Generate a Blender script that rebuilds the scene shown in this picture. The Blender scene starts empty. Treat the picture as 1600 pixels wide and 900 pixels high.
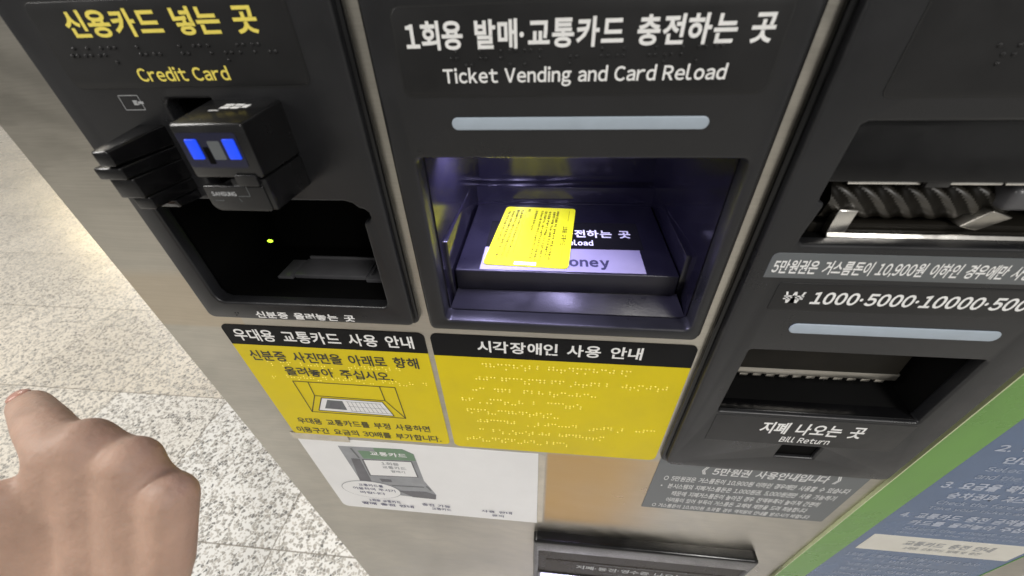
import bpy, bmesh, math, random
from mathutils import Vector, Matrix

# ------------------------------------------------------------------ camera, world, light, exposure
SC = bpy.context.scene
COL = SC.collection
R_ = math.radians
EYE = 1.05                      # height in metres of the level all z values below (in mm) are measured from

cam_d = bpy.data.cameras.new('camera')
cam_d.sensor_width = 36.0
cam_d.lens = 13.5
cam_d.clip_start = 0.01
cam_d.clip_end = 200
cam_d.dof.use_dof = True
cam_d.dof.focus_distance = 0.33
cam_d.dof.aperture_fstop = 9.0
cam = bpy.data.objects.new('camera', cam_d)
COL.objects.link(cam)
cam.matrix_world = Matrix(((0.99515, -0.03428, 0.09217, 0.0),
                           (0.0935, 0.62022, -0.77883, -0.177),
                           (-0.03047, 0.78368, 0.62042, EYE),
                           (0, 0, 0, 1)))
SC.camera = cam

world = bpy.data.worlds.new('World')
SC.world = world
world.use_nodes = True
# the unseen hall around the machine: uneven soft greys, some brighter, some dark
_nt = world.node_tree
_bg = _nt.nodes['Background']
_tc = _nt.nodes.new('ShaderNodeTexCoord')
_mp = _nt.nodes.new('ShaderNodeMapping')
_mp.inputs['Scale'].default_value = (2.2, 2.2, 0.9)
_no = _nt.nodes.new('ShaderNodeTexNoise')
_no.inputs['Scale'].default_value = 1.6
_no.inputs['Detail'].default_value = 3
_cr = _nt.nodes.new('ShaderNodeValToRGB')
_cr.color_ramp.elements[0].position = 0.36
_cr.color_ramp.elements[0].color = (0.10, 0.10, 0.105, 1)
_cr.color_ramp.elements[1].position = 0.64
_cr.color_ramp.elements[1].color = (1.0, 0.98, 0.94, 1)
_nt.links.new(_tc.outputs['Generated'], _mp.inputs['Vector'])
_nt.links.new(_mp.outputs[0], _no.inputs['Vector'])
_nt.links.new(_no.outputs['Fac'], _cr.inputs['Fac'])
_nt.links.new(_cr.outputs['Color'], _bg.inputs[0])
_bg.inputs[1].default_value = 0.44


def area_light(name, loc, target, size, power, color=(1, 1, 1), size_y=None):
    d = bpy.data.lights.new(name, 'AREA')
    d.energy = power
    d.color = color
    d.size = size
    if size_y:
        d.shape = 'RECTANGLE'
        d.size_y = size_y
    o = bpy.data.objects.new(name, d)
    COL.objects.link(o)
    o.location = loc
    o.rotation_euler = (Vector(target) - Vector(loc)).to_track_quat('-Z', 'Y').to_euler()
    return o


area_light('ceiling_lamp', (-2.9, -0.6, 3.0), (-2.2, 0.3, 0), 0.35, 105, (1, 0.97, 0.93), 2.6)
area_light('ceiling_lamp', (1.7, -2.3, 3.0), (1.3, -1.0, 0), 0.35, 66, (1, 0.97, 0.93), 2.6)
area_light('ceiling_lamp', (-9.0, 5.6, 2.9), (-5, 2.5, 0), 0.5, 16, (1, 0.80, 0.45), 1.0)
area_light('ceiling_lamp', (-6.0, 4.3, 2.9), (-3.5, 2.0, 0), 0.4, 30, (1, 0.98, 0.95), 1.6)

SC.view_settings.view_transform = 'Standard'
SC.view_settings.look = 'None'
SC.view_settings.exposure = 0.32
SC.view_settings.gamma = 1.0
SC.render.engine = 'CYCLES'
SC.cycles.use_denoising = True
SC.cycles.max_bounces = 8


# ------------------------------------------------------------------ materials
def material(name, base, rough=0.5, metal=0.0, noise=0.0, nscale=60.0, bump=0.0, bscale=400.0,
             emit=None, estr=0.0, spec=0.5, rnoise=0.0, coat=0.0, stretch=None, sss=0.0):
    m = bpy.data.materials.new(name)
    m.use_nodes = True
    nt = m.node_tree
    b = nt.nodes['Principled BSDF']
    b.inputs['Base Color'].default_value = (*base, 1)
    b.inputs['Roughness'].default_value = rough
    b.inputs['Metallic'].default_value = metal
    b.inputs['Specular IOR Level'].default_value = spec
    b.inputs['Coat Weight'].default_value = coat
    b.inputs['Coat Roughness'].default_value = 0.12
    if sss:
        b.inputs['Subsurface Weight'].default_value = sss
        b.inputs['Subsurface Radius'].default_value = (0.006, 0.0025, 0.0015)
        b.inputs['Subsurface Scale'].default_value = 1.0
    if emit:
        b.inputs['Emission Color'].default_value = (*emit, 1)
        b.inputs['Emission Strength'].default_value = estr
    if noise or bump or rnoise:
        geo = nt.nodes.new('ShaderNodeNewGeometry')
        mp = nt.nodes.new('ShaderNodeMapping')
        if stretch:
            mp.inputs['Scale'].default_value = stretch
        nt.links.new(geo.outputs['Position'], mp.inputs['Vector'])
    if noise or rnoise:
        n = nt.nodes.new('ShaderNodeTexNoise')
        n.inputs['Scale'].default_value = nscale
        n.inputs['Detail'].default_value = 6
        n.inputs['Roughness'].default_value = 0.6
        nt.links.new(mp.outputs[0], n.inputs['Vector'])
        if noise:
            mr = nt.nodes.new('ShaderNodeMapRange')
            mr.inputs['From Min'].default_value = 0.3
            mr.inputs['From Max'].default_value = 0.7
            mr.inputs['To Min'].default_value = 1 - noise
            mr.inputs['To Max'].default_value = 1 + noise
            nt.links.new(n.outputs['Fac'], mr.inputs['Value'])
            mx = nt.nodes.new('ShaderNodeVectorMath')
            mx.operation = 'SCALE'
            mx.inputs[0].default_value = base
            nt.links.new(mr.outputs[0], mx.inputs['Scale'])
            nt.links.new(mx.outputs[0], b.inputs['Base Color'])
        if rnoise:
            mr2 = nt.nodes.new('ShaderNodeMapRange')
            mr2.inputs['From Min'].default_value = 0.3
            mr2.inputs['From Max'].default_value = 0.7
            mr2.inputs['To Min'].default_value = max(0.02, rough - rnoise)
            mr2.inputs['To Max'].default_value = min(1.0, rough + rnoise)
            nt.links.new(n.outputs['Fac'], mr2.inputs['Value'])
            nt.links.new(mr2.outputs[0], b.inputs['Roughness'])
    if bump:
        n2 = nt.nodes.new('ShaderNodeTexNoise')
        n2.inputs['Scale'].default_value = bscale
        n2.inputs['Detail'].default_value = 3
        nt.links.new(mp.outputs[0], n2.inputs['Vector'])
        bp = nt.nodes.new('ShaderNodeBump')
        bp.inputs['Strength'].default_value = bump
        bp.inputs['Distance'].default_value = 0.0006
        nt.links.new(n2.outputs['Fac'], bp.inputs['Height'])
        nt.links.new(bp.outputs[0], b.inputs['Normal'])
    return m


def steel_material():
    """brushed stainless sheet: swirling brush lines, smudges, two warm reflections painted in"""
    m = bpy.data.materials.new('brushed_steel')
    m.use_nodes = True
    nt = m.node_tree
    N, L = nt.nodes, nt.links
    b = N['Principled BSDF']
    b.inputs['Metallic'].default_value = 1.0
    geo = N.new('ShaderNodeNewGeometry')
    mp = N.new('ShaderNodeMapping')
    mp.inputs['Scale'].default_value = (7, 420, 420)
    mp.inputs['Rotation'].default_value = (0, R_(18), 0)
    L.new(geo.outputs['Position'], mp.inputs['Vector'])
    wob = N.new('ShaderNodeTexNoise')
    wob.inputs['Scale'].default_value = 7
    L.new(geo.outputs['Position'], wob.inputs['Vector'])
    add = N.new('ShaderNodeVectorMath')
    add.operation = 'MULTIPLY_ADD'
    add.inputs[1].default_value = (0.4, 5.0, 5.0)
    L.new(wob.outputs['Color'], add.inputs[0])
    L.new(mp.outputs[0], add.inputs[2])
    streak = N.new('ShaderNodeTexNoise')
    streak.inputs['Scale'].default_value = 3.0
    streak.inputs['Detail'].default_value = 5
    L.new(add.outputs[0], streak.inputs['Vector'])
    smudge = N.new('ShaderNodeTexNoise')
    smudge.inputs['Scale'].default_value = 7
    smudge.inputs['Detail'].default_value = 5
    L.new(geo.outputs['Position'], smudge.inputs['Vector'])
    ramp = N.new('ShaderNodeMapRange')
    ramp.inputs['From Min'].default_value = 0.25
    ramp.inputs['From Max'].default_value = 0.75
    ramp.inputs['To Min'].default_value = 0.24
    ramp.inputs['To Max'].default_value = 0.42
    L.new(smudge.outputs['Fac'], ramp.inputs['Value'])
    L.new(ramp.outputs[0], b.inputs['Roughness'])
    mix = N.new('ShaderNodeMix')
    mix.data_type = 'RGBA'
    mix.inputs['A'].default_value = (0.42, 0.395, 0.345, 1)
    mix.inputs['B'].default_value = (0.57, 0.54, 0.475, 1)
    L.new(streak.outputs['Fac'], mix.inputs['Factor'])
    # amber reflections painted into the steel colour: one patch beside the paper notice, a fainter one on the left margin
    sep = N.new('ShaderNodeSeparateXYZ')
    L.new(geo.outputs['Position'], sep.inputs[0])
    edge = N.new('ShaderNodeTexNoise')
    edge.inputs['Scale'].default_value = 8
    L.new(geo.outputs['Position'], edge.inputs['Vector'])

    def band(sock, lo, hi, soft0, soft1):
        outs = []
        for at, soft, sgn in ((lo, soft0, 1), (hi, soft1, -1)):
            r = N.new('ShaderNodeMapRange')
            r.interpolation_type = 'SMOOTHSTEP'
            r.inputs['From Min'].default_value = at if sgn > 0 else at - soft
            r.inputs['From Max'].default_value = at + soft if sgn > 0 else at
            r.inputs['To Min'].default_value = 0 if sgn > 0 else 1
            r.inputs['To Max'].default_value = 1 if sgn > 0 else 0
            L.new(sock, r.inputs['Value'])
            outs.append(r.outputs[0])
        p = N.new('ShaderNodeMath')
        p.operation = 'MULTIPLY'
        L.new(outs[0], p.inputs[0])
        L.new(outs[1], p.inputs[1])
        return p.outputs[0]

    # arcs left by wiping the sheet with a cloth
    ctr = N.new('ShaderNodeMapping')
    ctr.inputs['Location'].default_value = (0.16, 0, -(EYE - 0.86))
    L.new(geo.outputs['Position'], ctr.inputs['Vector'])
    arcs = N.new('ShaderNodeTexWave')
    arcs.wave_type = 'RINGS'
    arcs.rings_direction = 'SPHERICAL'
    arcs.inputs['Scale'].default_value = 13
    arcs.inputs['Distortion'].default_value = 11
    arcs.inputs['Detail'].default_value = 4
    arcs.inputs['Detail Scale'].default_value = 1.2
    L.new(ctr.outputs[0], arcs.inputs['Vector'])
    rsum = N.new('ShaderNodeMath')
    rsum.operation = 'MULTIPLY_ADD'
    rsum.inputs[1].default_value = 0.05
    L.new(arcs.outputs['Fac'], rsum.inputs[0])
    L.new(ramp.outputs[0], rsum.inputs[2])
    L.new(rsum.outputs[0], b.inputs['Roughness'])
    film = N.new('ShaderNodeMapRange')
    film.inputs['To Min'].default_value = 0.95
    film.inputs['To Max'].default_value = 1.03
    L.new(arcs.outputs['Fac'], film.inputs['Value'])
    smf = N.new('ShaderNodeMapRange')
    smf.inputs['From Min'].default_value = 0.3
    smf.inputs['From Max'].default_value = 0.6
    smf.inputs['To Min'].default_value = 0.72
    smf.inputs['To Max'].default_value = 1.05
    L.new(smudge.outputs['Fac'], smf.inputs['Value'])
    fm = N.new('ShaderNodeMath')
    fm.operation = 'MULTIPLY'
    L.new(film.outputs[0], fm.inputs[0])
    L.new(smf.outputs[0], fm.inputs[1])
    dv = N.new('ShaderNodeVectorMath')
    dv.operation = 'SCALE'
    L.new(mix.outputs['Result'], dv.inputs[0])
    L.new(fm.outputs[0], dv.inputs['Scale'])
    col = dv.outputs[0]
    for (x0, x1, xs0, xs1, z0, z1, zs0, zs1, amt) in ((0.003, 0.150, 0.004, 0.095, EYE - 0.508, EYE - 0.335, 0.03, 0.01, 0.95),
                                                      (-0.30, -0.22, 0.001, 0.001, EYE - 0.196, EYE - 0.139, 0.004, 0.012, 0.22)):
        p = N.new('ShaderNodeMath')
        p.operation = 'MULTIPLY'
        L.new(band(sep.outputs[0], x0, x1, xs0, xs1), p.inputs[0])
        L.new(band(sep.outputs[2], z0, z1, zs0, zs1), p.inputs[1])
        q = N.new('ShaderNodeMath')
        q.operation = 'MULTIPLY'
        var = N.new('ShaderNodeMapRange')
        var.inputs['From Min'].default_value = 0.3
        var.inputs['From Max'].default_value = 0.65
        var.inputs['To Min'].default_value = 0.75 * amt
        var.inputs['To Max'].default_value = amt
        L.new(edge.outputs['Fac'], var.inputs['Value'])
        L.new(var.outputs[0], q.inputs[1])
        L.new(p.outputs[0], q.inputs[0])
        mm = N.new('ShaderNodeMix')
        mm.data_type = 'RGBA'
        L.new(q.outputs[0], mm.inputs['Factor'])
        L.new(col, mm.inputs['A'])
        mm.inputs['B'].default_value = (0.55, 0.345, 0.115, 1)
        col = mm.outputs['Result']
    L.new(col, b.inputs['Base Color'])
    bp = N.new('ShaderNodeBump')
    bp.inputs['Strength'].default_value = 0.09
    bp.inputs['Distance'].default_value = 0.0008
    L.new(streak.outputs['Fac'], bp.inputs['Height'])
    L.new(bp.outputs[0], b.inputs['Normal'])
    return m


def terrazzo_material():
    m = bpy.data.materials.new('terrazzo_tiles')
    m.use_nodes = True
    nt = m.node_tree
    N, L = nt.nodes, nt.links
    b = N['Principled BSDF']
    geo = N.new('ShaderNodeNewGeometry')
    sep = N.new('ShaderNodeSeparateXYZ')
    L.new(geo.outputs['Position'], sep.inputs[0])

    def math_(op, a, bb=None):
        n = N.new('ShaderNodeMath')
        n.operation = op
        for i, v in enumerate((a, bb)):
            if v is None:
                continue
            if isinstance(v, (int, float)):
                n.inputs[i].default_value = v
            else:
                L.new(v, n.inputs[i])
        return n.outputs[0]

    T = 0.40
    u = math_('DIVIDE', math_('ADD', sep.outputs[0], 0.64), T)
    v = math_('DIVIDE', math_('SUBTRACT', sep.outputs[1], 0.099), T)
    fu, fv = math_('FLOOR', u), math_('FLOOR', v)
    cell = N.new('ShaderNodeCombineXYZ')
    L.new(fu, cell.inputs[0])
    L.new(fv, cell.inputs[1])
    wn = N.new('ShaderNodeTexWhiteNoise')
    wn.noise_dimensions = '3D'
    L.new(cell.outputs[0], wn.inputs['Vector'])
    # joints
    du = math_('ABSOLUTE', math_('SUBTRACT', math_('FRACT', u), 0.5))
    dv = math_('ABSOLUTE', math_('SUBTRACT', math_('FRACT', v), 0.5))
    joint = math_('GREATER_THAN', math_('MAXIMUM', du, dv), 0.4958)
    # chips: irregular stones of two sizes in a pale cement
    wob = N.new('ShaderNodeTexNoise')
    wob.inputs['Scale'].default_value = 90
    L.new(geo.outputs['Position'], wob.inputs['Vector'])
    warp = N.new('ShaderNodeVectorMath')
    warp.operation = 'MULTIPLY_ADD'
    warp.inputs[1].default_value = (0.008, 0.008, 0.0)
    L.new(wob.outputs['Color'], warp.inputs[0])
    off = N.new('ShaderNodeVectorMath')
    off.operation = 'ADD'
    L.new(wn.outputs['Color'], off.inputs[1])
    L.new(geo.outputs['Position'], off.inputs[0])
    L.new(off.outputs[0], warp.inputs[2])

    def chips(scale, thr, keep):
        vo = N.new('ShaderNodeTexVoronoi')
        vo.voronoi_dimensions = '2D'
        vo.inputs['Scale'].default_value = scale
        L.new(warp.outputs[0], vo.inputs['Vector'])
        ed = N.new('ShaderNodeTexVoronoi')
        ed.voronoi_dimensions = '2D'
        ed.feature = 'DISTANCE_TO_EDGE'
        ed.inputs['Scale'].default_value = scale
        L.new(warp.outputs[0], ed.inputs['Vector'])
        s = N.new('ShaderNodeSeparateColor')
        L.new(vo.outputs['Color'], s.inputs[0])
        on = math_('LESS_THAN', s.outputs[0], keep)
        inner = math_('GREATER_THAN', ed.outputs['Distance'], thr)
        return math_('MULTIPLY', on, inner), s.outputs[1], s.outputs[2]

    c1, tone1, pick1 = chips(122, 0.09, 0.40)
    c2, tone2, pick2 = chips(215, 0.08, 0.34)
    # matrix colour by tile: warm or neutral
    tile = N.new('ShaderNodeMix')
    tile.data_type = 'RGBA'
    tile.inputs['A'].default_value = (0.61, 0.56, 0.475, 1)
    tile.inputs['B'].default_value = (0.74, 0.73, 0.70, 1)
    far = N.new('ShaderNodeMapRange')            # warm beige tiles laid away from the machine's corner
    L.new(math_('ADD', math_('MULTIPLY', fu, 0.5), math_('MULTIPLY', fv, -0.9)), far.inputs['Value'])
    far.inputs['From Min'].default_value = -1.7
    far.inputs['From Max'].default_value = -0.6
    L.new(far.outputs[0], tile.inputs['Factor'])
    tone = N.new('ShaderNodeMix')
    tone.data_type = 'RGBA'
    tone.inputs['A'].default_value = (0.11, 0.11, 0.105, 1)
    tone.inputs['B'].default_value = (0.44, 0.42, 0.38, 1)
    L.new(tone1, tone.inputs['Factor'])
    m1 = N.new('ShaderNodeMix')
    m1.data_type = 'RGBA'
    L.new(math_('MULTIPLY', c1, math_('ADD', math_('MULTIPLY', far.outputs[0], 0.02), 0.96)), m1.inputs['Factor'])
    L.new(tile.outputs['Result'], m1.inputs['A'])
    L.new(tone.outputs['Result'], m1.inputs['B'])
    toneb = N.new('ShaderNodeMix')
    toneb.data_type = 'RGBA'
    toneb.inputs['A'].default_value = (0.20, 0.18, 0.15, 1)
    toneb.inputs['B'].default_value = (0.52, 0.48, 0.42, 1)
    L.new(tone2, toneb.inputs['Factor'])
    m2 = N.new('ShaderNodeMix')
    m2.data_type = 'RGBA'
    L.new(math_('MULTIPLY', c2, 0.75), m2.inputs['Factor'])
    L.new(m1.outputs['Result'], m2.inputs['A'])
    L.new(toneb.outputs['Result'], m2.inputs['B'])
    # per tile brightness and big soft wear
    wear = N.new('ShaderNodeTexNoise')
    wear.inputs['Scale'].default_value = 2.3
    wear.inputs['Detail'].default_value = 5
    L.new(geo.outputs['Position'], wear.inputs['Vector'])
    br = math_('ADD', math_('MULTIPLY', wn.outputs['Value'], 0.16), math_('ADD', math_('MULTIPLY', wear.outputs['Fac'], 0.25), 0.78))
    sc = N.new('ShaderNodeVectorMath')
    sc.operation = 'SCALE'
    L.new(m2.outputs['Result'], sc.inputs[0])
    L.new(br, sc.inputs['Scale'])
    fin = N.new('ShaderNodeMix')
    fin.data_type = 'RGBA'
    L.new(math_('MULTIPLY', joint, 0.75), fin.inputs['Factor'])
    L.new(sc.outputs[0], fin.inputs['A'])
    fin.inputs['B'].default_value = (0.16, 0.14, 0.11, 1)
    L.new(fin.outputs['Result'], b.inputs['Base Color'])
    rr = N.new('ShaderNodeMapRange')
    rr.inputs['To Min'].default_value = 0.16
    rr.inputs['To Max'].default_value = 0.40
    L.new(wear.outputs['Fac'], rr.inputs['Value'])
    L.new(rr.outputs[0], b.inputs['Roughness'])
    return m


M = {}
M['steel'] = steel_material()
M['floor'] = terrazzo_material()
M['panel'] = material('charcoal_panel', (0.0125, 0.0128, 0.0142), 0.35, noise=0.22, nscale=19, bump=0.10, bscale=1500, rnoise=0.13, spec=0.42)
M['plate'] = material('name_plate_film', (0.0120, 0.0120, 0.0125), 0.38, noise=0.2, nscale=23, bump=0.05, bscale=1800, spec=0.33, rnoise=0.1)
M['gloss_black'] = material('gloss_black_plastic', (0.005, 0.005, 0.0055), 0.20, noise=0.2, nscale=40, rnoise=0.08, spec=0.4)
M['matt_black'] = material('matt_black_recess', (0.002, 0.002, 0.002), 0.7, noise=0.2, nscale=40, spec=0.06)
M['groove'] = material('groove_black', (0.006, 0.006, 0.006), 0.6, noise=0.1)
M['reader'] = material('reader_black', (0.008, 0.008, 0.0085), 0.24, noise=0.15, nscale=50, bump=0.06, bscale=1200, rnoise=0.06)
M['scanner'] = material('scanner_grey', (0.075, 0.075, 0.08), 0.3, noise=0.15, nscale=50)
M['dark_brown'] = material('dark_brown_plastic', (0.014, 0.0125, 0.010), 0.4, noise=0.2, nscale=40, spec=0.08)
M['rib'] = material('roller_rib', (0.042, 0.038, 0.031), 0.35, noise=0.25, nscale=70)
M['bay'] = material('bay_dark_plastic', (0.0075, 0.007, 0.0115), 0.15, noise=0.2, nscale=30, rnoise=0.06)
M['pad'] = material('pad_dark_plastic', (0.008, 0.0075, 0.013), 0.36, noise=0.2, nscale=40, bump=0.12, bscale=900, rnoise=0.1)
M['white'] = material('white_print', (0.80, 0.80, 0.79), 0.5, noise=0.05, nscale=150)
M['grey_print'] = material('grey_print', (0.42, 0.43, 0.44), 0.5, noise=0.08, nscale=150)
M['pale_print'] = material('pale_print', (0.66, 0.66, 0.66), 0.5, noise=0.06, nscale=150)
M['yellow_print'] = material('yellow_print', (0.84, 0.70, 0.12), 0.5, noise=0.05, nscale=150)
M['black_print'] = material('black_print', (0.02, 0.019, 0.015), 0.5, noise=0.1)
M['yellow'] = material('yellow_sticker', (0.69, 0.55, 0.004), 0.45, noise=0.05, nscale=22, bump=0.05, bscale=300, rnoise=0.06, spec=0.22)
M['yellow_dot'] = material('clear_yellow_dots', (0.92, 0.80, 0.12), 0.22)
M['card'] = material('yellow_card', (0.78, 0.80, 0.02), 0.30, noise=0.03, nscale=60)
M['card_print'] = material('olive_print', (0.075, 0.065, 0.006), 0.5, noise=0.1)
M['header'] = material('black_header', (0.009, 0.009, 0.0095), 0.45, noise=0.15, nscale=40, spec=0.08)
M['bar'] = material('frosted_light_bar', (0.35, 0.41, 0.475), 0.4, noise=0.05, nscale=80, rnoise=0.05)
M['paper'] = material('laminated_paper', (0.80, 0.80, 0.80), 0.32, noise=0.025, nscale=30, bump=0.05, bscale=30, rnoise=0.03)
M['tape'] = material('clear_tape', (0.52, 0.47, 0.38), 0.22, noise=0.1, nscale=90)
M['film_grey'] = material('grey_film', (0.105, 0.115, 0.12), 0.35, noise=0.10, nscale=25, rnoise=0.06)
M['poster_blue'] = material('poster_blue', (0.080, 0.13, 0.235), 0.26, noise=0.10, nscale=14, rnoise=0.08)
M['poster_green'] = material('poster_green', (0.12, 0.29, 0.045), 0.30, noise=0.10, nscale=14, rnoise=0.06)
M['poster_print'] = material('poster_print', (0.42, 0.46, 0.56), 0.5, noise=0.08, nscale=120)
M['poster_dim'] = material('poster_dim_print', (0.34, 0.39, 0.50), 0.5, noise=0.08, nscale=120)
M['poster_white'] = material('poster_white_strip', (0.62, 0.60, 0.54), 0.4, noise=0.06, nscale=40)
M['poster_edge'] = material('poster_pale_edge', (0.50, 0.55, 0.32), 0.4, noise=0.06)
M['bright_steel'] = material('polished_steel', (0.72, 0.70, 0.66), 0.24, 1.0, noise=0.08, nscale=60, rnoise=0.1)
M['dull_steel'] = material('dull_steel', (0.42, 0.40, 0.36), 0.35, 1.0, noise=0.15, nscale=90, rnoise=0.1)
M['roller'] = material('roller_brown', (0.075, 0.066, 0.05), 0.42, noise=0.25, nscale=50, rnoise=0.1)
M['blue_led'] = material('blue_lamp', (0.005, 0.02, 0.2), 0.3, emit=(0.005, 0.05, 0.70), estr=1.0)
M['glow_navy'] = material('glow_navy_window', (0.006, 0.007, 0.03), 0.15, noise=0.2, nscale=60)  # dark blue tint paints the lamps' glow into the window colour
M['green_led'] = material('green_lamp', (0.1, 0.3, 0.01), 0.3, emit=(0.55, 1.0, 0.04), estr=2.0)
M['violet_led'] = material('violet_lamp', (0.6, 0.6, 0.8), 0.3, emit=(0.62, 0.58, 1.0), estr=6.0)
M['lit_tray'] = material('white_tray', (0.72, 0.70, 0.80), 0.35, noise=0.05, nscale=40)
M['brown_face'] = material('smoked_face', (0.030, 0.025, 0.021), 0.26, noise=0.15, nscale=20, rnoise=0.05, spec=0.04)
M['kiosk_grey'] = material('print_mid_grey', (0.27, 0.28, 0.30), 0.35, noise=0.15, nscale=60)
M['kiosk_dark'] = material('print_dark_grey', (0.10, 0.10, 0.115), 0.35, noise=0.2, nscale=60)
M['kiosk_green'] = material('print_green', (0.13, 0.24, 0.14), 0.35, noise=0.1, nscale=60)
M['navy_print'] = material('navy_print', (0.09, 0.09, 0.17), 0.5, noise=0.1)
M['lavender'] = material('lavender_label', (0.27, 0.255, 0.335), 0.4, noise=0.06, nscale=40)
M['lavender_print'] = material('slate_print', (0.035, 0.035, 0.07), 0.5, noise=0.1)


def skin_material():
    m = material('skin', (0.42, 0.272, 0.202), 0.6, noise=0.14, nscale=48, bump=1.0, bscale=260, sss=0.2, rnoise=0.08)
    return m


M['skin'] = skin_material()
M['nail'] = material('nail', (0.50, 0.26, 0.20), 0.30, noise=0.05, nscale=90)

# ------------------------------------------------------------------ object helpers
POS = {}                        # object -> its world translation (everything here is placed by translation only)


def tag(o, label=None, cat=None, group=None, kind=None):
    if label:
        o['label'] = label
    if cat:
        o['category'] = cat
    if group:
        o['group'] = group
    if kind:
        o['kind'] = kind
    return o


def w(x, y, z):
    """millimetres on the machine front (x right, y into the machine, z from eye level) -> metres"""
    return Vector((x * 0.001, y * 0.001, EYE + z * 0.001))


def link(o, parent, at):
    COL.objects.link(o)
    o.location = at
    POS[o.name] = Vector(at)
    if parent:
        o.parent = parent
        o.matrix_parent_inverse = Matrix.Translation(-POS[parent.name])
    return o


def empty(name, at, label, cat, group=None):
    o = bpy.data.objects.new(name, None)
    o.empty_display_size = 0.05
    link(o, None, at)
    return tag(o, label, cat, group)


def mesh_obj(name, bm, mat, parent=None, smooth=35, base=False):
    """link a bmesh whose vertices are world coordinates; its origin goes to its centre (or its base)"""
    me = bpy.data.meshes.new(name)
    bm.to_mesh(me)
    bm.free()
    return data_obj(name, me, mat, parent, smooth, base)


def data_obj(name, me, mat, parent=None, smooth=35, base=False):
    co = [v.co for v in me.vertices]
    lo = Vector([min(c[i] for c in co) for i in range(3)])
    hi = Vector([max(c[i] for c in co) for i in range(3)])
    c = (lo + hi) / 2
    if base:
        c.z = lo.z
    me.transform(Matrix.Translation(-c))
    mats = mat if isinstance(mat, (list, tuple)) else [mat]
    for k in mats:
        me.materials.append(k)
    if smooth:
        for p in me.polygons:
            p.use_smooth = True
        me.set_sharp_from_angle(angle=R_(smooth))
    o = bpy.data.objects.new(name, me)
    return link(o, parent, c)


def add_box(bm, x0, x1, y0, y1, z0, z1, bev=0.0, seg=2):
    t = bmesh.new()
    bmesh.ops.create_cube(t, size=1.0)
    a, b = w(min(x0, x1), min(y0, y1), min(z0, z1)), w(max(x0, x1), max(y0, y1), max(z0, z1))
    for v in t.verts:
        v.co = Vector([a[i] + (v.co[i] + 0.5) * (b[i] - a[i]) for i in range(3)])
    if bev:
        bmesh.ops.bevel(t, geom=t.edges[:], offset=bev * 0.001, segments=seg, profile=0.5, affect='EDGES')
    merge(bm, t)


def merge(bm, t):
    me = bpy.data.meshes.new('tmp')
    t.to_mesh(me)
    t.free()
    bm.from_mesh(me)
    bpy.data.meshes.remove(me)


def add_hexa(bm, front, back, bev=0.0, seg=3):
    """a block between two quads, each given as four (x, y, z) mm points in the same turning order"""
    t = bmesh.new()
    f = [t.verts.new(w(*p)) for p in front]
    k = [t.verts.new(w(*p)) for p in back]
    t.faces.new(f)
    t.faces.new(k[::-1])
    for i in range(4):
        j = (i + 1) % 4
        t.faces.new((f[j], f[i], k[i], k[j]))
    bmesh.ops.recalc_face_normals(t, faces=t.faces[:])
    if bev:
        bmesh.ops.bevel(t, geom=t.edges[:], offset=bev * 0.001, segments=seg, profile=0.5, affect='EDGES')
    merge(bm, t)


def box(name, x0, x1, y0, y1, z0, z1, mat, parent=None, bev=0.0, seg=2):
    bm = bmesh.new()
    add_box(bm, x0, x1, y0, y1, z0, z1, bev, seg)
    return mesh_obj(name, bm, mat, parent)


def round_rect(x0, x1, z0, z1, r, n=6):
    """points of a rounded rectangle; r may be one radius or four (TL, TR, BR, BL)"""
    rr = (r,) * 4 if isinstance(r, (int, float)) else r
    cs = [(x0 + rr[0], z1 - rr[0], rr[0], 180, 90), (x1 - rr[1], z1 - rr[1], rr[1], 90, 0),
          (x1 - rr[2], z0 + rr[2], rr[2], 0, -90), (x0 + rr[3], z0 + rr[3], rr[3], -90, -180)]
    pts = []
    for cx, cz, q, a0, a1 in cs:
        if q <= 0:
            pts.append((cx, cz))
            continue
        for i in range(n + 1):
            a = R_(a0 + (a1 - a0) * i / n)
            pts.append((cx + q * math.cos(a), cz + q * math.sin(a)))
    return pts


def plate_mesh(outline, y0, y1, holes=(), bev=0.0):
    """a flat sheet facing the viewer, between depths y0 (front) and y1, cut by holes, its rims rounded by bev"""
    cu = bpy.data.curves.new('tmp', 'CURVE')
    cu.dimensions = '2D'
    cu.fill_mode = 'BOTH'
    for pts in [outline] + list(holes):
        s = cu.splines.new('POLY')
        s.points.add(len(pts) - 1)
        for p, q in zip(s.points, pts):
            p.co = (q[0] * 0.001, q[1] * 0.001, 0, 1)
        s.use_cyclic_u = True
    half = (y1 - y0) * 0.0005
    bv = min(bev * 0.001, half * 0.98)
    cu.extrude = half - bv
    cu.bevel_depth = bv
    cu.bevel_resolution = 2
    cu.offset = -bv
    o = bpy.data.objects.new('tmp', cu)
    COL.objects.link(o)
    dg = bpy.context.evaluated_depsgraph_get()
    me = bpy.data.meshes.new_from_object(o.evaluated_get(dg), depsgraph=dg)
    bpy.data.objects.remove(o)
    bpy.data.curves.remove(cu)
    me.materials.clear()
    me.transform(Matrix.Translation((0, (y0 + y1) * 0.0005, EYE)) @ Matrix.Rotation(R_(90), 4, 'X'))
    bm = bmesh.new()
    bm.from_mesh(me)
    bmesh.ops.remove_doubles(bm, verts=bm.verts[:], dist=1e-6)
    bmesh.ops.recalc_face_normals(bm, faces=bm.faces[:])
    bm.to_mesh(me)
    bm.free()
    return me


def plate(name, outline, y0, y1, mat, parent=None, holes=(), bev=0.0):
    return data_obj(name, plate_mesh(outline, y0, y1, holes, bev), mat, parent)


def rplate(name, x0, x1, z0, z1, r, y0, y1, mat, parent=None, holes=(), bev=0.0):
    return plate(name, round_rect(x0, x1, z0, z1, r), y0, y1, mat, parent, holes, bev)


GLYPHS = {}


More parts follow.
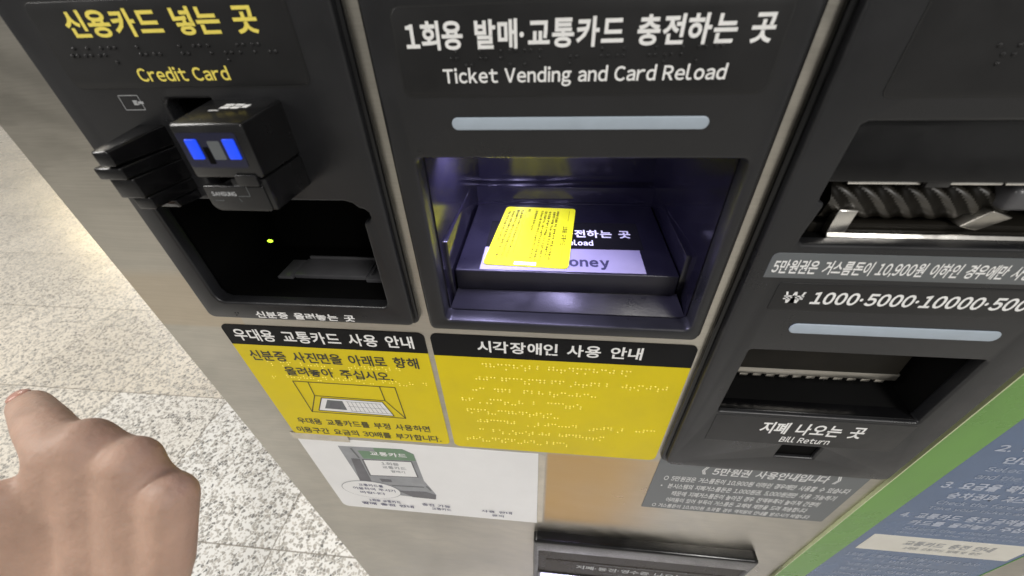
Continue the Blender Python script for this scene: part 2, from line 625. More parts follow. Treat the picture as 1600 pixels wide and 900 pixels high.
def curve_text(s, bold):
    cu = bpy.data.curves.new('tmp', 'FONT')
    cu.body = s
    cu.size = 1.0
    cu.offset = bold
    cu.resolution_u = 3
    cu.fill_mode = 'FRONT'
    o = bpy.data.objects.new('tmp', cu)
    COL.objects.link(o)
    dg = bpy.context.evaluated_depsgraph_get()
    me = bpy.data.meshes.new_from_object(o.evaluated_get(dg), depsgraph=dg)
    bpy.data.objects.remove(o)
    bpy.data.curves.remove(cu)
    me.materials.clear()
    return me


def glyph(c, bold):
    """one letter as (vertices, faces, width); the built-in face draws plain Latin in a humanist cut, so
    Latin letters and figures are taken as their full-width forms, which come in a grotesque cut"""
    key = (c, bold)
    if key not in GLYPHS:
        if c == '₩':
            bold = 0.004
        d = chr(ord(c) + 0xFEE0) if c.isascii() and c.isalnum() else c
        me = curve_text(d, bold)
        vs = [(v.co.x, v.co.y) for v in me.vertices]
        fs = [tuple(p.vertices) for p in me.polygons]
        bpy.data.meshes.remove(me)
        GLYPHS[key] = (vs, fs)
    return GLYPHS[key]


def text_mesh(s, bold=0.02):
    verts, faces, pen = [], [], 0.0
    for c in s:
        if c == ' ':
            pen += 0.42 if not s.isascii() else 0.30
            continue
        vs, fs = glyph(c, bold)
        lo, hi = min(v[0] for v in vs), max(v[0] for v in vs)
        narrow = c.isascii()
        k = 1.25 if c == '₩' else 0.88 if c.isascii() and c.isalpha() else 1.0
        gap = 0.035 if narrow else 0.045
        base = len(verts)
        verts += [(pen + gap + (x - lo) * k, y, 0.0) for x, y in vs]
        faces += [tuple(i + base for i in f) for f in fs]
        pen += (hi - lo) * k + 2 * gap
        if not narrow and len(fs) and (hi - lo) < 0.3:
            pen += 0.08
    me = bpy.data.meshes.new('tmp')
    me.from_pydata(verts, [], faces)
    return me


def lettering(lines, y, mat, parent, name='lettering', flat=False):
    """lines: (text, x0, x1, z0, z1[, bold]) each fitted to its own rectangle, each line a part of its own.
    flat=True lays them on a horizontal sheet: z0, z1 are then depths and y the height"""
    for ln in lines:
        bm = bmesh.new()
        s, x0, x1, z0, z1 = ln[:5]
        me = text_mesh(s, ln[5] if len(ln) > 5 else 0.02)
        xs = [v.co.x for v in me.vertices]
        ys = [v.co.y for v in me.vertices]
        ax, bx, ay, by = min(xs), max(xs), min(ys), max(ys)
        for v in me.vertices:
            px = x0 + (v.co.x - ax) / (bx - ax) * (x1 - x0)
            pz = z0 + (v.co.y - ay) / (by - ay) * (z1 - z0)
            v.co = w(px, pz, y) if flat else w(px, y, pz)
        bm.from_mesh(me)
        bpy.data.meshes.remove(me)
        mesh_obj(name, bm, mat, parent, smooth=0)


def braille(rows, y, mat, parent, seed, r=0.55, pitch=2.7, cell=6.6, gap=0.16, height=0.5):
    """raised dots: rows of (x0, x1, ztop); cells of 2 x 3 dots with word gaps"""
    rnd = random.Random(seed)
    for x0, x1, zt in rows:
        bm = bmesh.new()
        x = x0
        while x < x1 - pitch:
            if rnd.random() < gap:
                x += cell
                continue
            pat = rnd.choice(((0, 1), (0, 3), (1, 4), (0, 1, 4), (2, 5), (0, 3, 4), (1, 2, 4), (3, 4), (0, 2, 3), (5,), (0, 4, 5), (1, 3, 4), (0, 1, 3)))
            for k in pat:
                px = x + (k // 3) * pitch
                pz = zt - (k % 3) * pitch
                t = bmesh.new()
                bmesh.ops.create_uvsphere(t, u_segments=8, v_segments=6, radius=1.0)
                t.transform(Matrix.Translation(w(px, y, pz)) @ Matrix.Diagonal((r * 0.001, height * 0.001, r * 0.001, 1)))
                merge(bm, t)
            x += cell
        mesh_obj('braille_row', bm, mat, parent, smooth=80)


def strokes(segs, y, width, mat, parent, name):
    """flat printed lines; segs: lists of (x, z) points; each piece is a thin bar"""
    bm = bmesh.new()
    for a, b in segs:
        a, b = Vector(a), Vector(b)
        d = (b - a).normalized()
        n = Vector((-d.y, d.x)) * width / 2
        e = d * width / 2
        q = [a - e + n, a - e - n, b + e - n, b + e + n]
        vs = [bm.verts.new(w(p.x, y, p.y)) for p in q]
        f = bm.faces.new(vs)
        f.normal_update()
        if f.normal.y > 0:
            f.normal_flip()
    return mesh_obj(name, bm, mat, parent, smooth=0)


def recess(name, x0, x1, z0, z1, y0, y1, mat, parent, inset=(0, 0, 0, 0)):
    """an open-fronted box: inset = how far the back shrinks at left, right, bottom, top"""
    bm = bmesh.new()
    f = [w(x0, y0, z0), w(x1, y0, z0), w(x1, y0, z1), w(x0, y0, z1)]
    b = [w(x0 + inset[0], y1, z0 + inset[2]), w(x1 - inset[1], y1, z0 + inset[2]),
         w(x1 - inset[1], y1, z1 - inset[3]), w(x0 + inset[0], y1, z1 - inset[3])]
    fv = [bm.verts.new(p) for p in f]
    bv = [bm.verts.new(p) for p in b]
    bm.faces.new(bv)
    for i in range(4):
        j = (i + 1) % 4
        bm.faces.new((fv[i], fv[j], bv[j], bv[i]))
    bmesh.ops.recalc_face_normals(bm, faces=bm.faces[:])
    bmesh.ops.solidify(bm, geom=bm.faces[:], thickness=0.0015)
    bmesh.ops.recalc_face_normals(bm, faces=bm.faces[:])
    return mesh_obj(name, bm, mat, parent, smooth=0)


# ------------------------------------------------------------------ the setting: floor
bm = bmesh.new()
vs = [bm.verts.new(p) for p in ((-30, -12, 0), (12, -12, 0), (12, 30, 0), (-30, 30, 0))]
bm.faces.new(vs)
floor = mesh_obj('floor', bm, M['floor'], smooth=0)
tag(floor, kind='structure')

# ------------------------------------------------------------------ the ticket machine
SHEET = 8.0                     # depth of the steel front behind the panel faces
machine = empty('ticket_machine', (0.115, 0.25, 0),
                'brushed steel ticket machine with black card, ticket and banknote panels on its front', 'ticket machine')

ID_HOLE = [(-222, -93), (-219, -88.5), (-215, -87), (-108, -87), (-104, -88.2), (-101, -91), (-98.5, -91.5), (-96.4, -93.4),
           (-96.2, -96.5), (-97.8, -98.8), (-100.5, -99.6), (-101, -101), (-101.6, -156), (-102.5, -159.5), (-105, -161.2), (-216, -162), (-219, -160.5), (-221, -156)]
BAY_HOLE = round_rect(-65, 88, -170, -64, 4)
INLET_HOLE = [(126, -50), (128, -48.6), (258, -48.6), (262, -51), (262, -107), (127, -107), (124.6, -105.5), (124.8, -102),
              (127.5, -86.5), (127.0, -84.6), (124.6, -83.8), (124.4, -81)]
RETURN_HOLE = round_rect(127.5, 262, -250, -184, 2)
READER_HOLE = round_rect(-180, -156, -82, -36.8, (4, 1, 1, 1))

holes = [round_rect(-226, -94, -166, -30, 0), round_rect(-68, 91, -173, -61, 0), round_rect(121, 266, -110, -46, 0),
         round_rect(122, 267, -254, -181, 0), round_rect(0, 246, -790, -628, 0)]
body = bmesh.new()
me = plate_mesh(round_rect(-289, 530, -1046, 330, 2), SHEET, SHEET + 2, holes, 0)
body.from_mesh(me)
bpy.data.meshes.remove(me)
add_box(body, -288.8, -286, SHEET + 2.2, 560, -1046, 330)
add_box(body, 527, 529.8, SHEET + 2.2, 560, -1046, 330)
add_box(body, -288.8, 529.8, 560.2, 563, -1046, 330)
add_box(body, -288.8, 529.8, SHEET, 563, 330.2, 333)
add_box(body, -285, 526, 20, 555, -1049.5, -1046.2)
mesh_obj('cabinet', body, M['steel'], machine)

# --- credit card panel (left)
p1 = rplate('credit_card_panel', -234.6, -87.0, -176.6, 70, (2, 2, 5, 5), 0, 9.2, M['panel'], machine, [ID_HOLE, READER_HOLE], 1.6)
rplate('panel_bezel', -236, -84.7, -177.8, 72, 5, 3.4, 9.4, M['gloss_black'], p1, [round_rect(-236+7, -84.7-7, -177.8+7, 64, 3)], 1.3)
rplate('name_plate_groove', -220.2, -105.2, -32.4, 0.6, 4, -0.25, 0.5, M['groove'], p1)
rplate('name_plate', -219.6, -105.8, -31.8, 0.0, 3.6, -0.45, 0.4, M['plate'], p1, bev=0.2)
lettering([('신용카드 넣는 곳', -205.3, -119.3, -12.6, -2.9, 0.030), ('Credit Card', -184.8, -141.2, -29.4, -23.8, 0.022)], -0.6, M['yellow_print'], p1)
braille([(-211, -114, -16.3)], -0.45, M['plate'], p1, 5, r=0.75, height=0.75)
lettering([('신분증 올려놓는 곳', -198, -127.3, -174.6, -168.6, 0.03)], -0.15, M['white'], p1)
braille([(-213, -202, -169), (-121, -112, -170)], 0.0, M['panel'], p1, 8, r=0.6, pitch=2.2, cell=5.0)
strokes([((-201.4, -35), (-191.6, -35)), ((-191.6, -35), (-191.3, -41.2)), ((-191.3, -41.2), (-201.4, -41.2)), ((-201.4, -41.2), (-201.4, -35))],
        -0.12, 0.28, M['grey_print'], p1, 'insert_icon')
strokes([((-195.0, -37.6), (-193.6, -37.6)), ((-195.0, -38.6), (-193.6, -38.6)), ((-193.2, -38.1), (-190.9, -38.1))], -0.16, 1.05, M['grey_print'], p1, 'insert_arrow')
recess('card_recess', -181.5, -154.5, -84, -35.5, 9.3, 40, M['matt_black'], p1)

# --- the card reader head, a block standing out of the panel
bm = bmesh.new()
add_hexa(bm, [(-153.6, -30, -62), (-122.4, -30, -62), (-122.2, -30, -39.6), (-153.6, -30, -39.6)],
         [(-157.5, 4, -62), (-122.6, 4, -62), (-122.4, 4, -37), (-157.5, 4, -37)], 1.3)
add_box(bm, -139.5, -122.5, -29.2, 4, -77.6, -62.5, 1.2)
reader = mesh_obj('card_reader', bm, M['reader'], machine)
rplate('lamp_window', -152.4, -126.4, -57.2, -43.0, 1.2, -30.22, -29.5, M['glow_navy'], reader)
rplate('sensor', -143.0, -140.3, -55.6, -48.6, 0.5, -30.36, -30.0, M['matt_black'], reader)
rplate('sensor_cover', -140.0, -134.6, -53.8, -46.2, 0.6, -30.34, -30.0, M['film_grey'], reader)
for x0, x1 in ((-149.4, -144.2), (-132.9, -127.7)):
    rplate('blue_light', x0, x1, -53.6, -45.4, 0.6, -30.75, -30.0, M['blue_led'], reader, bev=0.2)
bm = bmesh.new()
me = plate_mesh(round_rect(-153.0, -124.8, -77.4, -65.6, (0.8, 0.8, 1.2, 4.0)), -30.2, -26.5, (), 0.5)
bm.from_mesh(me)
bpy.data.meshes.remove(me)
add_box(bm, -150, -125, -26.6, 2, -76.8, -67.5, 0.6)
lip = mesh_obj('slot_lip', bm, M['reader'], reader)
rplate('slot_step', -134.8, -125.0, -65.2, -60.2, 0.8, -31.2, -28.5, M['reader'], reader, bev=0.4)
lettering([('SAMSUNG', -150.2, -138.6, -70.1, -68.1, 0.03)], -30.34, M['grey_print'], reader)
strokes([((-137.8, -70.2), (-132.3, -70.2)), ((-132.3, -70.2), (-132.3, -64.6)), ((-138.0, -71.4), (-137.4, -72.8)), ((-150.0, -72.3), (-146.0, -72.3))], -30.3, 0.3, M['film_grey'], reader, 'card_outline')
# small white contact-chip emblem printed on the sloping top
bm = bmesh.new()
for i, (a, b, c, d) in enumerate(((-143.5, -139.2, 6.5, 9.0), (-143.5, -139.2, 9.8, 12.5), (-138.6, -134.6, 6.5, 9.0), (-138.6, -134.6, 9.8, 12.5), (-134.0, -131.2, 7.5, 11.5), (-146.5, -142.0, 14.2, 15.2))):
    zz = lambda yy: -37.0 - (yy + 4) / 34 * 2.6 + 0.14
    vs = [bm.verts.new(w(px, -q, zz(q))) for px, q in ((a, c), (b, c), (b, d), (a, d))]
    f = bm.faces.new(vs)
    f.normal_update()
    if f.normal.z < 0:
        f.normal_flip()
mesh_obj('chip_emblem', bm, M['white'], reader, smooth=0)

# --- the guard that stands out left of the reader
bm = bmesh.new()
add_hexa(bm, [(-197, -30, -57.5), (-189.5, -30, -57.5), (-189.5, -30, -50.8), (-197, -30, -50.8)],
         [(-201, 4, -57.5), (-186, 4, -57.5), (-186, 4, -47.5), (-201, 4, -47.5)], 1.0)
add_hexa(bm, [(-203, -29, -64), (-189.7, -29, -64), (-189.7, -29, -58.4), (-203, -29, -58.4)],
         [(-204, 4, -64), (-186.2, 4, -64), (-186.2, 4, -57.8), (-204, 4, -57.8)], 1.0)
add_hexa(bm, [(-202, -26.5, -74), (-190, -26.5, -74), (-190, -26.5, -64.3), (-202, -26.5, -64.3)],
         [(-205, 4, -74), (-186.4, 4, -74), (-186.4, 4, -64.3), (-205, 4, -64.3)], 1.0)
add_hexa(bm, [(-199, -24.5, -80.5), (-190.2, -24.5, -80.5), (-190.2, -24.5, -74.2), (-199, -24.5, -74.2)],
         [(-203, 4, -80.5), (-186.6, 4, -80.5), (-186.6, 4, -74.2), (-203, 4, -74.2)], 0.9)
add_hexa(bm, [(-205, -12, -85.6), (-190.4, -12, -85.6), (-190.4, -14, -80.7), (-203, -14, -80.7)],
         [(-212, 4, -85.6), (-187, 4, -85.6), (-187, 4, -80.7), (-210, 4, -80.7)], 0.8)
mesh_obj('card_guard', bm, M['gloss_black'], machine)

# --- identity card tray under the reader
tray = recess('identity_card_tray', -226, -94, -165, -84, 9.5, 75, M['matt_black'], machine, (8, 4, 0, 4))
bm = bmesh.new()
add_box(bm, -196, -184.5, 30, 52, -164, -161.6, 0.4)
add_box(bm, -183.5, -129, 31.5, 52, -164, -160.3, 0.4)
add_box(bm, -128.5, -97, 29, 52, -164, -160.6, 0.4)
add_box(bm, -182, -98, 52.2, 54, -164, -158.6, 0.3)
add_box(bm, -126.5, -125.5, 33, 50, -164, -159.6, 0.2)
add_box(bm, -111.5, -110.5, 33, 50, -164, -159.6, 0.2)
mesh_obj('scanner_bar', bm, M['scanner'], tray)
bm = bmesh.new()
t = bmesh.new()
bmesh.ops.create_uvsphere(t, u_segments=12, v_segments=8, radius=1)
t.transform(Matrix.Translation(w(-203.5, 47, -142.2)) @ Matrix.Diagonal((0.0022, 0.001, 0.0012, 1)))
merge(bm, t)
mesh_obj('indicator_lamp', bm, M['green_led'], tray, smooth=80)

# --- ticket and reload panel (middle)
p2 = rplate('ticket_panel', -76.4, 94.0, -178.6, 70, (2, 2, 4, 4), 0, 12.5, M['panel'], machine, [BAY_HOLE], 1.8)
rplate('panel_bezel', -78, 96.6, -179.8, 72, 4, 3.4, 9.4, M['gloss_black'], p2, [round_rect(-78+7, 96.6-7, -179.8+7, 64, 3)], 1.3)
rplate('name_plate_groove', -64.6, 84.0, -37.5, -5.0, 4, -0.25, 0.5, M['groove'], p2)
rplate('name_plate', -64.0, 83.4, -36.9, -5.6, 3.6, -0.45, 0.4, M['plate'], p2, bev=0.2)
lettering([('1회용 발매·교통카드 충전하는 곳', -59.6, 79.4, -20.0, -10.2, 0.030), ('Ticket Vending and Card Reload', -46.2, 66.5, -33.6, -26.3, 0.022)], -0.6, M['white'], p2)
braille([(-42, 63, -20.6)], -0.45, M['plate'], p2, 21, r=0.7, pitch=2.4, cell=6.0, height=0.7)
rplate('light_bar', -45.0, 65.2, -50.9, -45.6, 2.6, -0.7, 1.0, M['bar'], p2, bev=0.4)

# the bay: side walls, back, pad
bay = recess('ticket_bay', -65.6, 88.6, -172, -62, 11, 135, M['bay'], machine, (3.2, 4.6, 2, 0))
bm = bmesh.new()
add_box(bm, -66.0, -61.8, 19, 134, -171, -122, 0.8)          # side liners beside the pad
add_box(bm, 83.0, 88.5, 26, 134, -171, -132, 0.8)
add_box(bm, -62, 83.5, 121, 134, -171, -131, 0.8)            # ledge along the back
add_box(bm, -62, 83.5, 118.5, 121.4, -171, -144, 0.6)
mesh_obj('bay_liner', bm, M['bay'], bay)
bm = bmesh.new()
add_hexa(bm, [(-64.5, 11.5, -170.4), (87.5, 11.5, -170.4), (87.5, 11.5, -169.4), (-64.5, 11.5, -169.4)],
         [(-60.5, 24, -170.4), (83, 24, -170.4), (83, 24, -160), (-60.5, 24, -160)], 0.3)
mesh_obj('bay_sill', bm, M['pad'], bay)
bm = bmesh.new()
add_box(bm, -60.6, 81.4, 22, 118.2, -160.5, -145.0, 1.1, 3)
pad = mesh_obj('reload_pad', bm, M['pad'], machine)
bm = bmesh.new()
add_box(bm, -44.6, 61.4, 23.6, 50.6, -144.98, -144.86, 0)
lab = mesh_obj('money_label', bm, M['lavender'], pad, smooth=0)
bm = bmesh.new()
add_box(bm, -44.6, 64.5, 51.0, 88.0, -144.98, -144.90, 0)
mesh_obj('black_label', bm, M['header'], pad, smooth=0)
lettering([('카드 충전하는 곳', -14, 58.2, 66.0, 77.0, 0.03), ('Card Reload', -7, 30.8, 55.2, 62.4, 0.03)], -144.80, M['white'], pad, flat=True)
lettering([('Tmoney', -3.5, 39.8, 26.5, 39.8, 0.045)], -144.76, M['lavender_print'], pad, flat=True)
lamp = rplate('bay_lamp', -56, -42, -66.6, -63.2, 1, 14, 22, M['violet_led'], bay)
bl = area_light('bay_light', w(-40, 40, -66), w(-25, 62, -145), 0.03, 0.20, (0.60, 0.56, 1.0), 0.04)
area_light('bay_wall_fill', w(-50, 52, -64), w(-66, 66, -90), 0.012, 0.22, (0.60, 0.56, 1.0), 0.02)  # extra light added for the violet glow on the left wall
area_light('bay_front_light', w(5, 15, -67), w(0, 26, -160), 0.004, 0.16, (0.60, 0.55, 1.0), 0.09)

# --- banknote panel (right)
p3 = rplate('banknote_panel', 107.2, 284.5, -331, 70, (2, 2, 6, 6), 0, 9, M['panel'], machine,
            [INLET_HOLE, RETURN_HOLE, round_rect(187, 216, -305.5, -288.6, 0.6)], 1.8)
rplate('panel_bezel', 103.9, 287, -333.5, 72, 6, 4.4, 12, M['gloss_black'], p3, [round_rect(103.9+7, 287-7, -333.5+7, 64, 3)], 1.3)
rplate('name_plate_groove', 127.2, 271, -39.6, 40, 3, -0.25, 0.5, M['groove'], p3)
rplate('name_plate', 127.7, 270.5, -39.1, 40, 2.8, -0.40, 0.4, M['plate'], p3, bev=0.2)
braille([(157.4, 240, -22.3)], -0.4, M['plate'], p3, 13, r=0.8, pitch=2.9, height=0.8)
rplate('price_plate', 124.8, 272, -150.4, -130.6, 2, -0.35, 0.4, M['plate'], p3, bev=0.2)
lettering([('₩ 1000·5000·10000·50000', 130.2, 264, -144.8, -136.0, 0.032)], -0.5, M['white'], p3)
rplate('light_bar', 142.6, 253.8, -167.5, -160.0, 3.6, -0.7, 1.0, M['bar'], p3, bev=0.4)
rplate('return_plate', 127.5, 263, -287.0, -252.8, 1, -0.35, 0.4, M['plate'], p3, bev=0.2)
lettering([('지폐 나오는 곳', 162.4, 234, -272.6, -257.6, 0.026), ('Bill Return', 181.2, 216.6, -283.0, -275.4, 0.02)], -0.5, M['white'], p3)
bm = bmesh.new()
add_box(bm, 184, 219, 3, 15, -308, -286)
mesh_obj('sensor_window', bm, M['matt_black'], p3)

inlet = recess('banknote_inlet', 121.5, 265.5, -109.5, -46.5, 9.2, 48, M['matt_black'], machine)
bm = bmesh.new()
add_hexa(bm, [(124, 6, -76.5), (264, 6, -76.5), (264, 11, -48), (124, 11, -48)], [(124, 13, -76.5), (264, 13, -76.5), (264, 15, -48), (124, 15, -48)], 0.8)
mesh_obj('shutter', bm, M['gloss_black'], inlet)
bm = bmesh.new()
add_box(bm, 138.5, 170, 8.6, 10.4, -78.6, -77.1, 0.4)
add_box(bm, 180, 204, 8.6, 10.4, -78.6, -77.1, 0.4)
add_box(bm, 205.2, 232, 8.6, 10.4, -78.6, -77.1, 0.4)
mesh_obj('upper_rail', bm, M['bright_steel'], inlet)
box('latch', 170.5, 181, 6.5, 10.6, -79.2, -74.6, M['reader'], inlet, 0.8)
# the ribbed roller
bm = bmesh.new()
L0, L1, rad, nx, na, ribs = 138.0, 222.0, 11.5, 260, 60, 8.0
grid = []
for i in range(nx + 1):
    x = L0 + (L1 - L0) * i / nx
    ring = []
    for j in range(na):
        a = 2 * math.pi * j / na
        ph = (x - L0) / (L1 - L0) * ribs * 2 * math.pi + a * 7.0
        q = rad + 0.45 * math.sin(ph)
        ring.append(bm.verts.new(w(x, 25 - q * math.cos(a), -91 + q * math.sin(a))))
    grid.append(ring)
for i in range(nx):
    for j in range(na):
        k = (j + 1) % na
        fc = bm.faces.new((grid[i][j], grid[i][k], grid[i + 1][k], grid[i + 1][j]))
        if math.sin((i + 0.5) / nx * ribs * 2 * math.pi + 7.0 * 2 * math.pi * (j + 0.5) / na) > 0.3:
            fc.material_index = 1
bm.faces.new(grid[0])
bm.faces.new(grid[-1][::-1])
bmesh.ops.recalc_face_normals(bm, faces=bm.faces[:])
mesh_obj('roller', bm, [M['dark_brown'], M['rib']], inlet, smooth=60)
box('lower_guide', 136, 262, 15.5, 46, -108.5, -102.6, M['dark_brown'], inlet, 0.8)
bm = bmesh.new()
add_hexa(bm, [(142, 8.6, -107.4), (262, 8.6, -107.4), (262, 10.0, -105.3), (142, 10.0, -105.3)],
         [(142, 14, -107.4), (262, 14, -107.4), (262, 14, -105.3), (142, 14, -105.3)], 0.5)
mesh_obj('guide_rail', bm, M['bright_steel'], inlet)
bm = bmesh.new()
add_hexa(bm, [(142.0, 10.2, -106.8), (151.0, 10.2, -106.8), (151.8, 10.2, -92.8), (142.6, 10.2, -92.8)],
         [(142.0, 15, -106.8), (151.0, 15, -106.8), (151.8, 15, -92.8), (142.6, 15, -92.8)], 0.6)
mesh_obj('end_cap', bm, M['bright_steel'], inlet)
bm = bmesh.new()
add_hexa(bm, [(202.5, 11, -101.5), (211, 11, -103.5), (221, 9, -95), (210, 9, -91.5)], [(202.5, 20, -101.5), (211, 20, -103.5), (221, 18, -95), (210, 18, -91.5)], 0.8)
mesh_obj('end_cap', bm, M['dull_steel'], inlet)
box('knob', 211, 226, 7, 20, -91, -80, M['scanner'], inlet, 2.5, 4)
box('inlet_sill', 125, 264, 0.8, 8.4, -112, -108.6, M['gloss_black'], inlet, 1.0)

ret = recess('banknote_return', 123, 266, -253.5, -181.5, 9.2, 36, M['matt_black'], machine, (0, 12, 16, 0))
bm = bmesh.new()
add_hexa(bm, [(128, 19.5, -224), (246, 19.5, -224), (246, 21.5, -184), (128, 21.5, -184)], [(128, 30, -224), (246, 30, -224), (246, 30, -184), (128, 30, -184)], 0.8)
mesh_obj('back_plate', bm, M['dark_brown'], ret)
bm = bmesh.new()
add_box(bm, 130, 247.5, 19.4, 26, -228.6, -222.0, 0.5)
x = 133.5
while x < 236:
    add_box(bm, x, x + 6.0, 19.6, 24, -231.4, -227.6, 0.4)
    x += 9.2
mesh_obj('dispenser_lip', bm, M['dull_steel'], ret)
bm = bmesh.new()
add_hexa(bm, [(129, 2.5, -250.6), (261, 2.5, -250.6), (261, 2.5, -248.9), (129, 2.5, -248.9)], [(129, 16, -252), (261, 16, -252), (261, 16, -250), (129, 16, -250)], 0.5)
mesh_obj('return_sill', bm, M['gloss_black'], ret)

# --- receipt and coin outlet at the bottom
out = rplate('outlet_frame', -6.5, 253, -800, -526, 6, -4, 12, M['gloss_black'], machine, [round_rect(4, 240, -790, -640, 3), round_rect(1, 246, -634, -557, 2)], 3.0)
rplate('outlet_face', -1, 249, -639, -551, 2, -2.2, 2, M['brown_face'], out)
rplate('face_label', 10, 236, -637, -586, 2, -2.55, -1.5, M['brown_face'], out, bev=0.2)
lettering([('지폐·동전·영수증 나오는 곳', 50, 205, -611, -598, 0.02)], -2.8, M['grey_print'], out)
strokes([((72, -590.5), (190, -590.5)), ((84, -621), (175, -621))], -2.75, 1.0, M['film_grey'], out, 'printed_line')
binn = recess('outlet_tray', 1, 243, -794, -636, 11, 90, M['lit_tray'], machine, (2, 2, 0, 0))
bm = bmesh.new()
add_box(bm, 84, 86, 14, 88, -790, -650, 0.5)
add_box(bm, 150, 153, 14, 88, -790, -650, 0.5)
mesh_obj('divider', bm, M['lit_tray'], binn)
area_light('outlet_light', w(120, 40, -639), w(120, 60, -760), 0.05, 2.2, (0.80, 0.78, 1.0), 0.20)

# ------------------------------------------------------------------ signs and notices on the machine
def sheet_thing(name, label, x0, x1, z0, z1, r, y0, y1, mat, cat, bev=0.0):
    root = empty(name, w((x0 + x1) / 2, y0, z0), label, cat)
    rplate('sheet', x0, x1, z0, z1, r, y0, y1, mat, root, (), bev)
    return root


S = SHEET
s1 = sheet_thing('instruction_sign', 'yellow instruction sign with a drawing of the card tray, below the credit card panel',
                 -241.3, -86.0, -337.5, -211.6, (0, 0, 5, 5), S - 0.5, S + 0.2, M['yellow'], 'sign')
rplate('header', -241.3, -86.0, -211.4, -190.6, (5, 5, 0, 0), S - 0.5, S + 0.2, M['header'], s1)
lettering([('우대용 교통카드 사용 안내', -234.2, -95.0, -206.9, -194.2, 0.022)], S - 0.7, M['white'], s1)
lettering([('신분증 사진면을 아래로 향해', -232.6, -95.4, -229.6, -217.2, 0.022), ('올려놓아 주십시오.', -210.4, -119.8, -246.6, -235.4, 0.022),
           ('우대용 교통카드를 부정 사용하면', -228.4, -101.5, -318.6, -308.6, 0.018), ('이용구간 요금의 30배를 부가합니다.', -235.4, -93.6, -334.2, -324.2, 0.018)],
          S - 0.7, M['black_print'], s1)
braille([(-232, -110, -230.5), (-236, -90, -247)], S - 0.5, M['yellow_dot'], s1, 31, r=0.65, pitch=2.3, cell=5.6, height=0.6)
P = dict(a=(-208.9, -254), b=(-120.9, -254.6), c=(-121.0, -298.4), d=(-208, -297.6), e=(-195.6, -254.1), f=(-196.6, -272.8), g=(-134, -254.5), h=(-133.9, -273.8))
plate('drawn_card', [(-191.4, -275.4), (-137.0, -276.0), (-131.0, -296.0), (-200.4, -294.6)], S - 0.62, S - 0.3, M['paper'], s1)
strokes([(P['a'], P['b']), (P['b'], P['c']), (P['c'], P['d']), (P['d'], P['a']), (P['e'], P['f']), (P['f'], P['d']), (P['f'], P['h']), (P['h'], P['g']), (P['h'], P['c']),
         ((-191.4, -275.4), (-137.0, -276.0)), ((-137.0, -276.0), (-131.0, -296.0)), ((-131.0, -296.0), (-200.4, -294.6)), ((-200.4, -294.6), (-191.4, -275.4))],
        S - 0.75, 0.85, M['black_print'], s1, 'drawing')
plate('drawn_photo', [(-187.0, -278.0), (-173.5, -278.4), (-173.0, -291.5), (-193.5, -291.0)], S - 0.72, S - 0.5, M['film_grey'], s1)
plate('drawn_face', [(-184.5, -280.5), (-177.0, -281.0), (-177.5, -290.5), (-189.5, -290.2)], S - 0.80, S - 0.6, M['kiosk_dark'], s1)
strokes([((-169 + i * 3.6, -279), (-168.4 + i * 4.0, -292.5)) for i in range(9)] + [((-170, -278.6), (-139, -279)), ((-170, -285.6), (-136, -286)), ((-170, -292.6), (-133, -293))],
        S - 0.78, 0.5, M['kiosk_grey'], s1, 'drawn_rows')

s2 = sheet_thing('braille_sign', 'yellow sign covered in rows of raised braille, below the lit ticket bay',
                 -81.6, 100.8, -339.2, -212.8, (0, 0, 6, 6), S - 0.5, S + 0.2, M['yellow'], 'sign')
rplate('header', -81.6, 100.8, -212.6, -190.4, (5, 5, 0, 0), S - 0.5, S + 0.2, M['header'], s2)
lettering([('시각장애인 사용 안내', -48.4, 66.2, -206.8, -194.8, 0.024)], S - 0.7, M['white'], s2)
braille([(-46, 62, -219.5), (-58, 90, -235), (-56, 48, -249), (-66, 30, -263), (-66, 12, -278), (-56, 95, -292.5), (-55, 54, -307), (-68, 26, -321)],
        S - 0.5, M['yellow_dot'], s2, 77, r=0.85, pitch=2.6, cell=5.8, gap=0.08, height=0.9)
braille([(-40, 10, -206.5)], S - 0.5, M['header'], s2, 78, r=0.6, pitch=2.2, cell=6, height=0.6)

s3 = sheet_thing('paper_notice', 'white laminated paper notice picturing a grey ticket machine, taped under the yellow signs',
                 -242, -3.2, -501.5, -343.5, (1, 1, 1, 8), S - 0.4, S + 0.2, M['paper'], 'notice')
rplate('tape', -2.8, 3.2, -499, -345, 0.5, S - 0.2, S + 0.2, M['tape'], s3)
rplate('tape', -246, -187, -347, -336.5, 0.5, S - 0.75, S - 0.55, M['tape'], s3)
plate('machine_picture', [(-203, -355.7), (-136, -353), (-126, -361), (-125.5, -417), (-117, -448), (-120, -460.5), (-160, -458), (-200, -434)], S - 0.55, S - 0.3, M['kiosk_grey'], s3)
plate('picture_sign', [(-166, -354.5), (-136.5, -353.2), (-126.5, -361.3), (-126.3, -374), (-182, -377.5), (-184, -362), (-166, -361.5)], S - 0.65, S - 0.5, M['kiosk_green'], s3)
plate('picture_side', [(-196, -379), (-186.5, -379), (-187, -431), (-201, -431)], S - 0.65, S - 0.5, M['kiosk_dark'], s3)
plate('picture_screen', [(-184.5, -379), (-130.8, -375.5), (-130, -409.8), (-185.5, -414.5)], S - 0.72, S - 0.5, M['kiosk_dark'], s3)
plate('picture_screen_glass', [(-182.8, -380.4), (-132.0, -377.0), (-131.4, -408.4), (-183.6, -412.6)], S - 0.80, S - 0.6, M['paper'], s3)
plate('picture_base', [(-160, -446), (-128, -443), (-117, -449), (-119, -460.5), (-146, -459.5)], S - 0.65, S - 0.5, M['kiosk_dark'], s3)
plate('picture_slot', [(-176, -420), (-163, -420), (-163, -426), (-175, -427)], S - 0.65, S - 0.5, M['kiosk_dark'], s3)
